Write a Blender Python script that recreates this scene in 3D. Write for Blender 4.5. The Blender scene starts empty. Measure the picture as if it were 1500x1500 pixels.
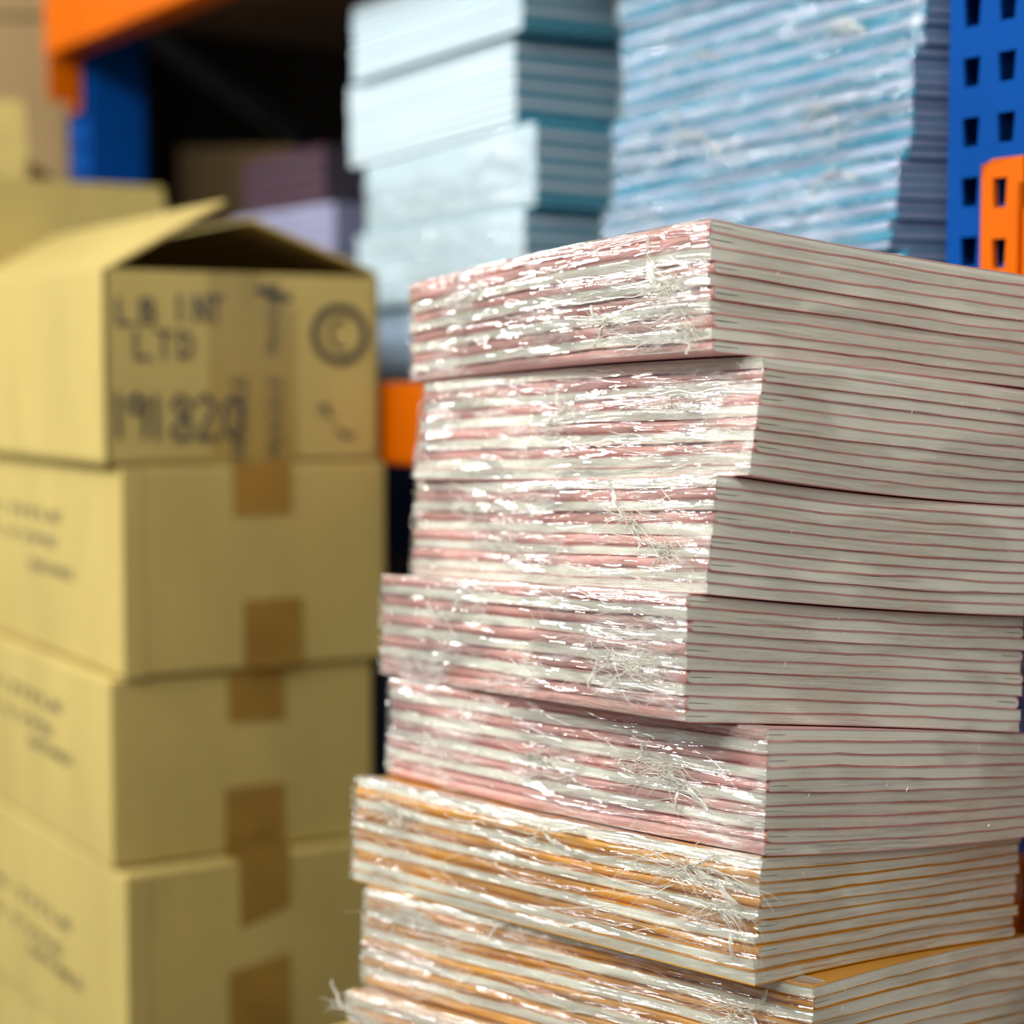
import bpy, math, random
import numpy as np
from mathutils import Vector, noise, Matrix
random.seed(7)
C = bpy.context.scene.collection
HC = 0.70                      # camera height above the floor
F = 2800.0                     # focal length in pixels of the 1500 px frame
PITCH = math.atan(190/F)
CAM = np.array([0, 0, HC])
FW = np.array([0, math.cos(PITCH), -math.sin(PITCH)]); UP = np.array([0, math.sin(PITCH), math.cos(PITCH)])

def ray(px, py):
    return FW + np.array([1, 0, 0])*((px-750)/F) + UP*((750-py)/F)
def at_depth(px, py, y):
    r = ray(px, py); return CAM + r*(y/r[1])
def on_plane(px, py, p0, n):
    r = ray(px, py); return CAM + r*(np.dot(np.array(p0)-CAM, n)/np.dot(r, n))
def project(p):
    d = np.array(p)-CAM; w = d.dot(FW); return 750+F*d[0]/w, 750-F*d.dot(UP)/w

# ------------------------------------------------------------------ helpers
def setp(o, label=None, cat=None, group=None, kind=None):
    if label: o['label'] = label
    if cat: o['category'] = cat
    if group: o['group'] = group
    if kind: o['kind'] = kind
    return o
def empty(name, loc, label, cat, group=None):
    o = bpy.data.objects.new(name, None); C.objects.link(o); o.location = loc; o.empty_display_size = .02
    return setp(o, label, cat, group)
def link(name, me, mat, parent=None):
    o = bpy.data.objects.new(name, me); C.objects.link(o)
    if mat: me.materials.append(mat)
    if parent:
        o.parent = parent
        o.matrix_parent_inverse = Matrix.Translation(parent.location).inverted() if parent.type == 'EMPTY' else Matrix()
    return o
def mesh(name, vs, fs, mat=None, parent=None, uv=None, smooth=False):
    me = bpy.data.meshes.new(name); me.from_pydata([tuple(v) for v in vs], [], fs)
    if uv is not None:
        l = me.uv_layers.new(name='UVMap'); idx = np.empty(len(me.loops), dtype=np.int32); me.loops.foreach_get('vertex_index', idx)
        l.data.foreach_set('uv', np.asarray(uv, dtype=np.float32)[idx].ravel())
    if smooth: me.polygons.foreach_set('use_smooth', [True]*len(me.polygons))
    me.update()
    return link(name, me, mat, parent)

def lattice(f, NI, NJ, NK):
    """closed surface of a (NI+1)x(NJ+1)x(NK+1) lattice; f(i,j,k)->(pos, uv)"""
    vs, uv, ix, fs = [], [], {}, []
    def V(i, j, k):
        q = (i, j, k)
        if q not in ix:
            p, t = f(i, j, k); ix[q] = len(vs); vs.append(p); uv.append(t)
        return ix[q]
    for i in range(NI):
        for j in range(NJ):
            fs.append((V(i,j,0), V(i,j+1,0), V(i+1,j+1,0), V(i+1,j,0)))
            fs.append((V(i,j,NK), V(i+1,j,NK), V(i+1,j+1,NK), V(i,j+1,NK)))
    for j in range(NJ):
        for k in range(NK):
            fs.append((V(0,j,k), V(0,j,k+1), V(0,j+1,k+1), V(0,j+1,k)))
            fs.append((V(NI,j,k), V(NI,j+1,k), V(NI,j+1,k+1), V(NI,j,k+1)))
    for i in range(NI):
        for k in range(NK):
            fs.append((V(i,0,k), V(i+1,0,k), V(i+1,0,k+1), V(i,0,k+1)))
            fs.append((V(i,NJ,k), V(i,NJ,k+1), V(i+1,NJ,k+1), V(i+1,NJ,k)))
    return vs, fs, uv

class MB:
    def __init__(s): s.v = []; s.f = []
    def box(s, o, ax, ay, az):
        """box from corner o with edge vectors"""
        o, ax, ay, az = map(np.array, (o, ax, ay, az)); b = len(s.v)
        for k in (0, 1):
            for j in (0, 1):
                for i in (0, 1): s.v.append(o+ax*i+ay*j+az*k)
        s.f += [tuple(b+q for q in t) for t in ((0,2,3,1),(4,5,7,6),(0,1,5,4),(2,6,7,3),(0,4,6,2),(1,3,7,5))]
        return s
    def tube(s, pts, r, n=4):
        pts = [np.array(p, float) for p in pts]; b = len(s.v)
        for i, p in enumerate(pts):
            t = pts[min(i+1, len(pts)-1)]-pts[max(i-1, 0)]; t /= (np.linalg.norm(t)+1e-9)
            a = np.cross(t, (0.3, 0.2, 1)); a /= (np.linalg.norm(a)+1e-9); c = np.cross(t, a)
            rr = r[i] if hasattr(r, '__len__') else r
            for k in range(n):
                q = 2*math.pi*k/n; s.v.append(p+rr*(math.cos(q)*a+math.sin(q)*c))
        for i in range(len(pts)-1):
            for k in range(n):
                k2 = (k+1) % n; s.f.append((b+i*n+k, b+i*n+k2, b+(i+1)*n+k2, b+(i+1)*n+k))
        s.f.append(tuple(b+k for k in range(n))[::-1]); e = b+(len(pts)-1)*n; s.f.append(tuple(e+k for k in range(n)))
        return s
    def build(s, name, mat, parent=None, bevel=0, seg=2, smooth=False):
        o = mesh(name, s.v, s.f, mat, parent, smooth=smooth)
        if bevel:
            m = o.modifiers.new('bevel', 'BEVEL'); m.width = bevel; m.segments = seg; m.limit_method = 'ANGLE'
        return o

# ------------------------------------------------------------------ materials
def nt(name):
    m = bpy.data.materials.new(name); m.use_nodes = True; t = m.node_tree; t.nodes.clear()
    out = t.nodes.new('ShaderNodeOutputMaterial'); return m, t, out
def N(t, ty, **kw):
    n = t.nodes.new(ty)
    for k, v in kw.items():
        if k.startswith('_'): setattr(n, k[1:], v)
        else: n.inputs[k.replace('-', ' ')].default_value = v
    return n
def principled(name, col, rough=.6, metal=0, var=.12, scale=(30,30,30), bump=0, coord='Object', spec=.4, col2=None, detail=5, contrast=(.35,.65)):
    m, t, out = nt(name); L = t.links.new
    b = N(t, 'ShaderNodeBsdfPrincipled', Roughness=rough, Metallic=metal); b.inputs['Specular IOR Level'].default_value = spec
    tc = N(t, 'ShaderNodeTexCoord'); mp = N(t, 'ShaderNodeMapping'); mp.inputs['Scale'].default_value = scale
    no = N(t, 'ShaderNodeTexNoise', Scale=1, Detail=detail); r = N(t, 'ShaderNodeMapRange'); r.inputs['From Min'].default_value = contrast[0]; r.inputs['From Max'].default_value = contrast[1]
    mx = N(t, 'ShaderNodeMix', _data_type='RGBA')
    c2 = col2 or tuple(c*(1-var) for c in col)
    mx.inputs[6].default_value = (*col, 1); mx.inputs[7].default_value = (*c2, 1)
    L(tc.outputs[coord], mp.inputs[0]); L(mp.outputs[0], no.inputs[0]); L(no.outputs[0], r.inputs[0]); L(r.outputs[0], mx.inputs[0]); L(mx.outputs[2], b.inputs[0])
    if bump:
        bp = N(t, 'ShaderNodeBump', Strength=bump, Distance=.001); L(no.outputs[0], bp.inputs['Height']); L(bp.outputs[0], b.inputs['Normal'])
    L(b.outputs[0], out.inputs[0]); return m
# UV of booklets: x along the edge in metres, y through the thickness (0..1)
PAGES = principled('paper_pages', (.72,.72,.64), .75, var=.26, scale=(7,26,1), bump=.15, coord='UV', spec=.2, detail=6, contrast=(.38,.68))
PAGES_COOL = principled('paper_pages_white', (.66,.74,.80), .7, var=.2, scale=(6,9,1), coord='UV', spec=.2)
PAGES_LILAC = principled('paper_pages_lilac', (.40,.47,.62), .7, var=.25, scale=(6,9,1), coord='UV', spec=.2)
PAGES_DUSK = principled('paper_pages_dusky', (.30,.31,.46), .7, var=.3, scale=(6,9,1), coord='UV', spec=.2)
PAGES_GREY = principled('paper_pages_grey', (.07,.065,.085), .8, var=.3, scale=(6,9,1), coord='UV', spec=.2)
PINK = principled('pink_cover', (.66,.335,.31), .38, var=.10, scale=(25,25,80), spec=.5)
ORANGE = principled('orange_cover', (.66,.29,.02), .38, var=.15, scale=(25,25,80), spec=.5)
TEAL = principled('teal_cover', (.12,.42,.54), .4, var=.15, scale=(25,25,80), spec=.5)
SKY = principled('sky_blue_cover', (.03,.30,.45), .4, var=.2, scale=(25,25,80), spec=.5)
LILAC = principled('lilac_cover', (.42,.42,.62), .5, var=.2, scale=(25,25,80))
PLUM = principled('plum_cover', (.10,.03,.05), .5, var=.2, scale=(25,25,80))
CARD = principled('cardboard', (.50,.38,.12), .75, var=.13, scale=(14,14,5), bump=.05, spec=.25)
CARD_IN = principled('cardboard_inside', (.40,.27,.12), .85, var=.15, scale=(30,30,90), spec=.15)
CARD_DK = principled('cardboard_brown', (.36,.24,.11), .8, var=.12, scale=(9,9,4), spec=.2)
TAPE = principled('brown_tape', (.34,.19,.035), .3, var=.22, scale=(18,18,18), spec=.5)
TAPE_CLR = principled('clear_tape', (.36,.26,.065), .3, var=.15, scale=(25,25,12), spec=.5)
INK = principled('black_ink', (.055,.05,.055), .7, var=.3)
BLUE = principled('blue_paint', (.0,.058,.28), .7, var=.12, scale=(12,12,12), bump=.03, spec=.06)
BLUE_EDGE = principled('worn_hole_edge', (.30,.32,.38), .5, var=.2)
ORNG = principled('orange_paint', (.62,.115,.0), .45, var=.10, scale=(12,12,12), bump=.03, spec=.06)
STEEL = principled('galvanised_steel', (.10,.12,.14), .45, metal=.6, var=.2)
GALV = principled('bright_zinc', (.55,.55,.55), .5, metal=.2)
CHIP = principled('chipboard', (.16,.10,.05), .85, var=.35, scale=(90,90,90))
WOOD = principled('pallet_wood', (.45,.31,.17), .8, var=.3, scale=(8,60,60))
CONC = principled('concrete_floor', (.20,.195,.19), .7, var=.2, scale=(3,3,3), bump=.1)
WALLM = principled('wall_interior_shade', (.005,.004,.003), 1, spec=0, var=.2, scale=(2,2,2))  # near-black: the gloom inside the rack is put into the wall colour
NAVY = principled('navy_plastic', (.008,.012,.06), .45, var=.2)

def film_mat(name, white=.5, gloss=.16, tint=(1,1,.97), cover=.35, wc=(.95,.94,.87), rough=.09):
    m, t, out = nt(name); L = t.links.new
    uv = N(t, 'ShaderNodeTexCoord')
    def noi(sc, dist=0, det=6, rough=.6):
        mp = N(t, 'ShaderNodeMapping'); mp.inputs['Scale'].default_value = sc
        no = N(t, 'ShaderNodeTexNoise', Scale=1, Detail=det, Roughness=rough, Distortion=dist); L(uv.outputs['UV'], mp.inputs[0]); L(mp.outputs[0], no.inputs[0]); return no.outputs[0]
    def mr(src, a, b, c=0, d=1):
        r = N(t, 'ShaderNodeMapRange'); r.inputs[1].default_value = a; r.inputs[2].default_value = b; r.inputs[3].default_value = c; r.inputs[4].default_value = d; L(src, r.inputs[0]); return r.outputs[0]
    def mth(op, a, b=None):
        n = N(t, 'ShaderNodeMath', _operation=op)
        for i, q in enumerate((a, b)):
            if q is None: continue
            if isinstance(q, (int, float)): n.inputs[i].default_value = q
            else: L(q, n.inputs[i])
        return n.outputs[0]
    streak = noi((26, 330, 1), 1.2)             # long thin drawn-out folds
    fine = noi((70, 700, 1), 2.0)
    patch = noi((14, 34, 1), .5, 3)
    ridge = mth('SUBTRACT', 1, mth('MULTIPLY', mth('ABSOLUTE', mth('SUBTRACT', streak, .5)), 9))   # bright where streak ~ .5
    ridge = mr(ridge, .35, 1.0)
    ridge2 = mr(mth('SUBTRACT', 1, mth('MULTIPLY', mth('ABSOLUTE', mth('SUBTRACT', fine, .5)), 12)), .3, 1)
    msk = mr(patch, .45, .62)
    wf = mth('MULTIPLY', mth('ADD', mth('MULTIPLY', ridge, .8), mth('MULTIPLY', ridge2, .45)), mth('ADD', mth('MULTIPLY', msk, .85), .15))
    wf = mth('MINIMUM', mth('ADD', mth('MULTIPLY', wf, white), mth('MULTIPLY', msk, cover*.3)), .9)
    bp = N(t, 'ShaderNodeBump', Strength=1, Distance=.0022); fold = noi((15, 270, 1), .9, 1.2, .45); fold2 = noi((45, 420, 1), 1.2, 1.0, .4)
    L(mth('ADD', fold, mth('MULTIPLY', fold2, .30)), bp.inputs['Height'])
    tr = N(t, 'ShaderNodeBsdfTransparent', Color=(*tint, 1))
    gl = N(t, 'ShaderNodeBsdfGlossy', Roughness=rough, Color=(1,1,1,1)); L(bp.outputs[0], gl.inputs['Normal'])
    df = N(t, 'ShaderNodeBsdfDiffuse', Color=(*wc,1)); L(bp.outputs[0], df.inputs['Normal'])
    tl = N(t, 'ShaderNodeBsdfTranslucent', Color=(*wc,1))
    dm = N(t, 'ShaderNodeMixShader', Fac=.35); L(df.outputs[0], dm.inputs[1]); L(tl.outputs[0], dm.inputs[2])
    lw = N(t, 'ShaderNodeFresnel', IOR=1.45); L(bp.outputs[0], lw.inputs['Normal'])
    gm = mr(noi((11, 26, 1), .6, 2), .40, .58, .18, 1.15)
    gf = mth('MINIMUM', mth('MULTIPLY', gm, mth('ADD', mth('MULTIPLY', lw.outputs[0], 1.2), gloss)), .6)
    a = N(t, 'ShaderNodeMixShader'); L(wf, a.inputs[0]); L(tr.outputs[0], a.inputs[1]); L(dm.outputs[0], a.inputs[2])
    b = N(t, 'ShaderNodeMixShader'); L(gf, b.inputs[0]); L(a.outputs[0], b.inputs[1]); L(gl.outputs[0], b.inputs[2])
    L(b.outputs[0], out.inputs[0]); return m
FILM = film_mat('crinkled_stretch_film', white=.85, gloss=.165, cover=.12, rough=.075)
FILM_LAP = film_mat('gathered_film_lap', white=.9, gloss=.03, cover=2.2, rough=.2)
FILM_O = film_mat('crinkled_film_over_orange', white=.5, gloss=.07, cover=.04, rough=.085)
FILM_SMOOTH = film_mat('taut_stretch_film', white=.10, gloss=.015, cover=.12)
FILM_BLUE = film_mat('crinkled_film_cool', white=.20, gloss=.035, tint=(.98,.99,1), wc=(.82,.90,.93), cover=.1)
FILM_THIN = film_mat('thin_film_cool', white=.16, gloss=.02, tint=(.99,1,1), wc=(.85,.92,.97), cover=.05)
def strand_mat():
    m, t, out = nt('drawn_film_strands'); L = t.links.new
    df = N(t, 'ShaderNodeBsdfDiffuse', Color=(.95,.93,.84,1)); tl = N(t, 'ShaderNodeBsdfTranslucent', Color=(.95,.93,.84,1)); gl = N(t, 'ShaderNodeBsdfGlossy', Roughness=.2)
    a = N(t, 'ShaderNodeMixShader', Fac=.4); L(df.outputs[0], a.inputs[1]); L(tl.outputs[0], a.inputs[2])
    b = N(t, 'ShaderNodeMixShader', Fac=.2); L(a.outputs[0], b.inputs[1]); L(gl.outputs[0], b.inputs[2])
    tr = N(t, 'ShaderNodeBsdfTransparent'); c = N(t, 'ShaderNodeMixShader', Fac=.68); L(tr.outputs[0], c.inputs[1]); L(b.outputs[0], c.inputs[2])
    L(c.outputs[0], out.inputs[0]); return m
STRAND = strand_mat()

# ------------------------------------------------------------------ bundles of booklets
class Bundle:
    """a rectangular pile seen corner-on: near corner, left face running away left (length Ln), right face (length Wd)"""
    def __init__(s, near_top, near_bot, left_px, yc, Ln, Wd, a=None, z0=None):
        ym = (near_top[1]+near_bot[1])/2; xm = (near_top[0]+near_bot[0])/2
        best = None
        for deg in ([a] if a else np.arange(38, 72, .1)):
            A = math.radians(deg); zz = z0 or (yc - Ln/2*math.sin(A) - Wd/2*math.cos(A)); p = at_depth(xm, ym, zz)
            q = p + Ln*np.array([-math.cos(A), math.sin(A), 0]); e = abs(project(q)[0]-left_px)
            if best is None or e < best[0]: best = (e, deg, p, zz)
        s.deg = best[1]; A = math.radians(s.deg); s.p0 = np.array([best[2][0], best[2][1], 0]); s.z0 = best[3]
        s.el = np.array([-math.cos(A), math.sin(A), 0]); s.er = np.array([math.sin(A), math.cos(A), 0])
        s.L, s.W = Ln, Wd
        s.nl = -s.er; s.nr = -s.el                    # outward normals of left and right faces
        dx = (near_top[0]-near_bot[0])*s.z0/F
        s.shift = np.array([dx, 0, 0])                # sideways lean, top minus bottom
    def xy(s, u, v, t):   # t 0 bottom..1 top
        return s.p0 + s.el*u + s.er*v + s.shift*(t-.5)
    def hit(s, side, px, py):
        if side == 'N': return at_depth(px, py, s.z0)
        if side == 'L': return on_plane(px, py, s.p0, s.nl)
        return on_plane(px, py, s.p0, s.nr)

ZU0 = np.array([0, 0, 1.])
class Surf:
    def __init__(s, frame, pts=None, quad=True, const=None):
        """frame: Bundle giving the local axes; pts: list of world points; z = polynomial of (l, r)"""
        s.o, s.el, s.er = frame.p0, frame.el, frame.er; s.quad = quad
        if const is not None: s.c = np.array([const, 0, 0, 0, 0, 0]); return
        A = []; b = []
        for p in pts:
            d = p-s.o; l, r = d[:2].dot(s.el[:2]), d[:2].dot(s.er[:2]); A.append(s.terms(l, r)); b.append(p[2])
        reg = np.diag([0, 0, 0, .0025, .0025, 1.0e-3 if False else 4e-3])*(1 if quad else 1e6)
        A = np.array(A); b = np.array(b); s.c = np.linalg.solve(A.T@A+reg**2+np.diag([0,1e-8,1e-8,0,0,0]), A.T@b)
    def terms(s, l, r):
        return [1, l, r, l*l, r*r, r*r*r]
    def z(s, p):
        x, y = p[0]-s.o[0], p[1]-s.o[1]; l = x*s.el[0]+y*s.el[1]; r = x*s.er[0]+y*s.er[1]
        l = max(-.05, min(.36, l)); r = max(-.05, min(.26, r)); c = s.c
        return c[0]+c[1]*l+c[2]*r+c[3]*l*l+c[4]*r*r+c[5]*r*r*r

NUM = ['zeroth','first','second','third','fourth','fifth','sixth','seventh','eighth','ninth','tenth','eleventh','twelfth','thirteenth']
SP = [0, .0004, .0010, .0018, .0027]       # fine stations round the spine

def make_booklets(B, top, bot, seq, pages, cover, cover_name, where, group, cat='booklet', res=1, seed=0, jit=.0011, ct=.0004, wav=.00040):
    """seq: string top to bottom, S = spine on the left face, E = open edge on the left face (A = spine at the right face ...)"""
    rnd = random.Random(seed); n = len(seq)
    cuts = [0.0]
    for k in range(n): cuts.append(cuts[-1]+1+rnd.uniform(-.07, .07))
    cuts = [c/cuts[-1] for c in cuts]              # 0 top .. 1 bottom
    NI = 12 if res else 4
    us = [i/NI for i in range(NI+1)]
    def zc(p, frac, k):
        zt, zb = top.z(p), bot(p) if callable(bot) else bot.z(p)
        w = 0
        if 0 < k < n and wav: w = wav*noise.noise(Vector((p[0]*22, p[1]*22, k*3.1+seed*17)))*2 + wav*.6*noise.noise(Vector((p[0]*60, p[1]*60, k*5.1+seed*7)))*2
        return zt+(zb-zt)*frac+w
    out = []
    for k in range(n):
        flip = seq[k] == 'E'
        du, dv = rnd.uniform(-jit, jit), rnd.uniform(-jit, jit)
        if seq[k] == 'E': dv -= jit*.4
        t_mid = 1-(cuts[k]+cuts[k+1])/2
        base = B.xy(B.L/2, B.W/2, t_mid); zb_ = zc(base, cuts[k+1], k+1)
        name = cover_name+'_booklet'
        side = ('spine left' if seq[k] == 'S' else 'open edge left')
        root = empty(name, (base[0], base[1], zb_), f"{cover_name.replace('_',' ')} booklet, {NUM[k+1]} down in {where}, {side}", cat, group)
        eps = .00010
        def P(u, v, tt, ou=0.0):   # tt: 0 bottom 1 top of this booklet; v measured from the spine
            vv = (B.W-v if flip else v)
            p = B.xy(u+du, vv+dv, t_mid)
            zt, zb = zc(p, cuts[k], k)-eps, zc(p, cuts[k+1], k+1)+eps
            return np.array([p[0], p[1], zb+(zt-zb)*tt])
        T = abs(zc(base, cuts[k], k)-zb_); R = T*.48
        # page block stations (distance from spine)
        vs_ = [0, .10*R, .28*R, .55*R, R, 1.5*R, .006, .010, .0145] + [.0145+(B.W-.0153)*q/(12 if res else 4) for q in range(1, (13 if res else 5))]
        cfr = ct/max(T, .001)
        ks = ([0, .25, .455, .5, .545, .75, 1] if res else [0, .5, 1]); NK = len(ks)-1
        inset = ct*1.05
        def fp(i, j, kk):
            v = vs_[j]; e = inset/ max(R, 1e-4)
            h = math.sqrt(max(0, 1-(max(0, R-v)/R)**2)) if v < R else 1
            h = max(h, .12)
            u = .0004+us[i]*(B.L-.0008)
            tt = .5+(ks[kk]-.5)*h*(1-2*cfr*1.1)
            p = P(u, min(v+inset, B.W), tt)
            if res and ks[kk] == .5 and i in (0, NI) and vs_[j] > .0012 and vs_[j] < .0120:
                p = p+B.el*(.003 if i == 0 else -.003)
            return p, (u+v, ks[kk]+k*1.37)
        a, b, uv = lattice(fp, NI, len(vs_)-1, NK)
        mesh('pages', a, b, pages, root, uv)
        # cover: sheet wrapped round the spine. path of (v, tt, normal)
        path = []
        flat = [B.W*(1-q/(10 if res else 4)) for q in range((10 if res else 4))] + [.012, .006]
        for v in flat: path.append((v, 1.0, 0, -1))
        for q in range(0, 9):
            th = math.pi/2*(1-q/4)      # 90 .. -90
            path.append((R-R*math.cos(th), .5+.5*math.sin(th), math.cos(th), -math.sin(th)))
        for v in flat[::-1]: path.append((v, 0.0, 0, 1))
        def fc(i, j, kk):
            v, tt, nv, nt_ = path[j]
            u = us[i]*B.L
            p = P(u, v+nv*ct*kk, tt+nt_*cfr*kk)
            return p, (u, v)
        a, b, uv = lattice(fc, NI, len(path)-1, 1)
        mesh('cover', a, b, cover, root, uv)
        out.append(root)
    return out

def make_wrap(B, top, bot, mat, mat2, label, group, seed, amp=.0016, out0=.0021, nu=230, nt_=46, cover_right=True, knots=(), strands=22, ticks=26, res=1):
    rnd = random.Random(seed*31+5)
    bz = (lambda p: bot(p)) if callable(bot) else bot.z
    root = empty('plastic_wrap', tuple(B.xy(B.L/2, B.W/2, 0)+np.array([0,0,bz(B.xy(B.L/2,B.W/2,0))])), label, 'plastic wrap', group)
    def pos(side, d, t, off):
        if side == 'L': p = B.xy(d, 0, t)+B.nl*off
        elif side == 'R': p = B.xy(0, d, t)+B.nr*off
        elif side == 'BL': p = B.xy(B.L, d, t)-B.nr*off
        else: p = B.xy(d, B.W, t)-B.nl*off
        zt, zb = top.z(p)+ .0000, bz(p)
        return np.array([p[0], p[1], zb+(zt-zb)*t])
    def wr(d, t, H):
        z = t*H
        wx = d + .012*noise.noise(Vector((d*25, z*30, seed)))
        zz = z + .010*noise.noise(Vector((d*9, z*18, seed+9)))
        a1 = noise.noise(Vector((wx*24, zz*170, seed*3.3)))
        a2 = noise.noise(Vector((wx*45, zz*260, seed*5.3+4)))
        m = .55+.9*max(0, noise.noise(Vector((d*14, z*25, seed+40)))+.25)
        a3 = noise.noise(Vector((wx*9, zz*85, seed*7.7+2)))
        return (1-2.2*abs(a1))*m*.8 + (1-2*abs(a2))*.30 + max(0, 1-4*abs(a3))*.9
    H = .057
    def sheet(name, side, length, n, m, mt, amp_, d0=0.0, d1=None):
        d1 = length if d1 is None else d1; vs, fs, uv = [], [], []
        for i in range(n+1):
            d = d0+(d1-d0)*i/n
            for j in range(m+1):
                t = j/m; edge = min(1, min(t, 1-t)*9)
                ein = math.sin(min(1, edge)*math.pi/2)
                cor = min(1, max(.05, min(d, length-d)/.014))
                off = out0*(.35+.65*ein)*min(1, .85+.15*min(d, length-d)/.004) + amp_*wr(d, t, H)*ein*cor
                vs.append(pos(side, d, .012+t*.976, max(.0011, off))); uv.append((d+(.5 if side != 'L' else 0)+seed, t*H+seed*.37))
        for i in range(n):
            for j in range(m):
                q = i*(m+1)+j; fs.append((q, q+1, q+m+2, q+m+1) if side in ('L', 'BL') else (q, q+m+1, q+m+2, q+1))
        return mesh(name, vs, fs, mt, root, uv, smooth=True)
    sheet('wrap_side', 'L', B.L, nu, nt_, mat, amp, -.0018, B.L+.0018)
    if cover_right:
        sheet('wrap_side', 'R', B.W, 110 if res else 30, 26, mat2, amp*.10, -.0018, B.W+.0018)
        sheet('wrap_side', 'BL', B.W, 20, 6, mat2, amp*.3)
        sheet('wrap_side', 'BR', B.L, 20, 6, mat2, amp*.3)
    if res:                                             # film lapping a little way over the top
        vs, fs, uv = [], [], []; n, m = 120, 7
        for i in range(n+1):
            d = B.L*i/n; wd = .012+.005*noise.noise(Vector((d*30, seed, 3)))
            for j in range(m+1):
                v = -.0016+(wd+.0016)*j/m; p = B.xy(d, v, 1); vs.append(np.array([p[0], p[1], top.z(p)+(.00035 if j else -.0012)])); uv.append((d+seed*3, .9+v*1.5))
        for i in range(n):
            for j in range(m): q = i*(m+1)+j; fs.append((q, q+m+1, q+m+2, q+1))
        mesh('wrap_lap', vs, fs, FILM_LAP, root, uv, smooth=True)
    # drawn-out strands lying on the left face
    if strands:
        s = MB()
        for _ in range(int(strands*1.3)):
            d = rnd.uniform(.0, B.L*.95); t = rnd.uniform(.05, .95); ln = rnd.uniform(.012, .085); sl = rnd.uniform(-.25, .25)
            pts = []; n = 14; r = rnd.uniform(.00010, .00028)
            for i in range(n+1):
                dd = d+ln*i/n; tt = t+sl*i/n+.05*noise.noise(Vector((dd*60, _*3.3, seed)))
                pts.append(pos('L', min(max(dd, 0), B.L), min(max(tt, .02), .98), out0+.0012+.0008*noise.noise(Vector((dd*80, _, 1)))))
            s.tube(pts, [r*math.sin(math.pi*(.08+.84*i/n)) for i in range(n+1)], 3)
        s.build('film_strands', STRAND, root)['kind'] = 'stuff'
        s = MB()                                        # little raised nicks on the right face
        for _ in range(ticks):
            d = rnd.uniform(.01, B.W*.95); t = rnd.uniform(.06, .94); L_ = rnd.uniform(.0008, .0035); an = rnd.uniform(-.9, 1.4)
            a = pos('R', d, t, .0030); b = pos('R', d+L_*math.cos(an), t+L_*math.sin(an)/H, .0030)
            s.tube([a, (a+b)/2, b], [.00008, .00022, .00005], 3)
        s.build('film_nicks', STRAND, root)['kind'] = 'stuff'
    for kn in knots:
        px, py, size, nst, droop = kn
        c = B.hit('L', px, py)+B.nl*.004
        s = MB()
        def lay(p, lo=.0034, hi=.0105):
            d = (p-B.p0).dot(B.nl)
            return p+B.nl*(lo-d) if d < lo else (p-B.nl*(d-hi) if d > hi else p)
        for q in range(nst):
            base = rnd.choice([0, math.pi]); an = base+rnd.gauss(0, .28); ln = size*rnd.uniform(.6, 2.3)
            if rnd.random() < .3: an = rnd.uniform(0, 2*math.pi); ln = size*rnd.uniform(.15, .5)
            p = c+B.el*rnd.gauss(0, size*.16)+ZU0*rnd.gauss(0, size*.12)
            pts = [lay(p)]; w = np.zeros(3); n = 14; tgt = base+rnd.gauss(0, .12)
            for i in range(n):
                w = w*.75+np.array([rnd.gauss(0, .30) for _ in range(3)])
                an += (tgt-an)*.15+rnd.gauss(0, .16)
                p = p+(B.el*math.cos(an)+ZU0*math.sin(an)+w*.45)*ln/n-ZU0*droop*(i/n)*ln/n
                p = lay(p, .0032+.0018*math.sin(i/n*math.pi)); pts.append(p.copy())
            r = rnd.choice([.00008, .00012, .00016, .00026])
            s.tube(pts, [r*(1.5-1.35*i/n) for i in range(n+1)], 3)
        for q in range(nst//2):                         # small tangled loops
            p = c+B.el*rnd.gauss(0, size*.45)+ZU0*rnd.gauss(0, size*.22); rr = rnd.uniform(.0012, .0045); a0 = rnd.uniform(0, 6.3); tw = rnd.uniform(2.5, 6); fl = rnd.uniform(.3, .9)
            pts = [lay(p+B.el*rr*1.5*math.cos(a0+tw*i/12)*(1-.4*i/12)+ZU0*rr*fl*math.sin(a0+tw*i/12)+B.nl*rnd.uniform(0, .002)) for i in range(13)]
            s.tube(pts, rnd.uniform(.00009, .0002), 3)
        for q in range(max(2, nst//14)):                # pleated slivers of gathered film
            a0 = rnd.choice([0, math.pi])+rnd.gauss(0, .28); b0 = len(s.v); n = 12; wd = rnd.uniform(.10, .28); ln = size*rnd.uniform(.7, 1.5); bend = rnd.gauss(0, .5); ph = rnd.uniform(0, 6)
            for i in range(n+1):
                ax = a0+bend*i/n
                for j in range(6):
                    aa = ax+wd*(j/5-.5)*(1.2-.9*i/n); rr = ln*(i+.4)/n
                    off = .0036+.0010*math.sin(j*2.6+ph)+.0008*math.sin(i*1.1+ph)
                    p = c+(B.el*math.cos(aa)+ZU0*(math.sin(aa)-droop*.3*i/n))*rr+ZU0*.0006*math.sin(i*1.9+j)
                    s.v.append(p-B.nl*((p-B.p0).dot(B.nl)-off))
            for i in range(n):
                for j in range(5):
                    g = b0+i*6+j; s.f.append((g, g+6, g+7, g+1))
        s.build('gathered_film', STRAND, root, smooth=True)['kind'] = 'stuff'
    return root

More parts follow.
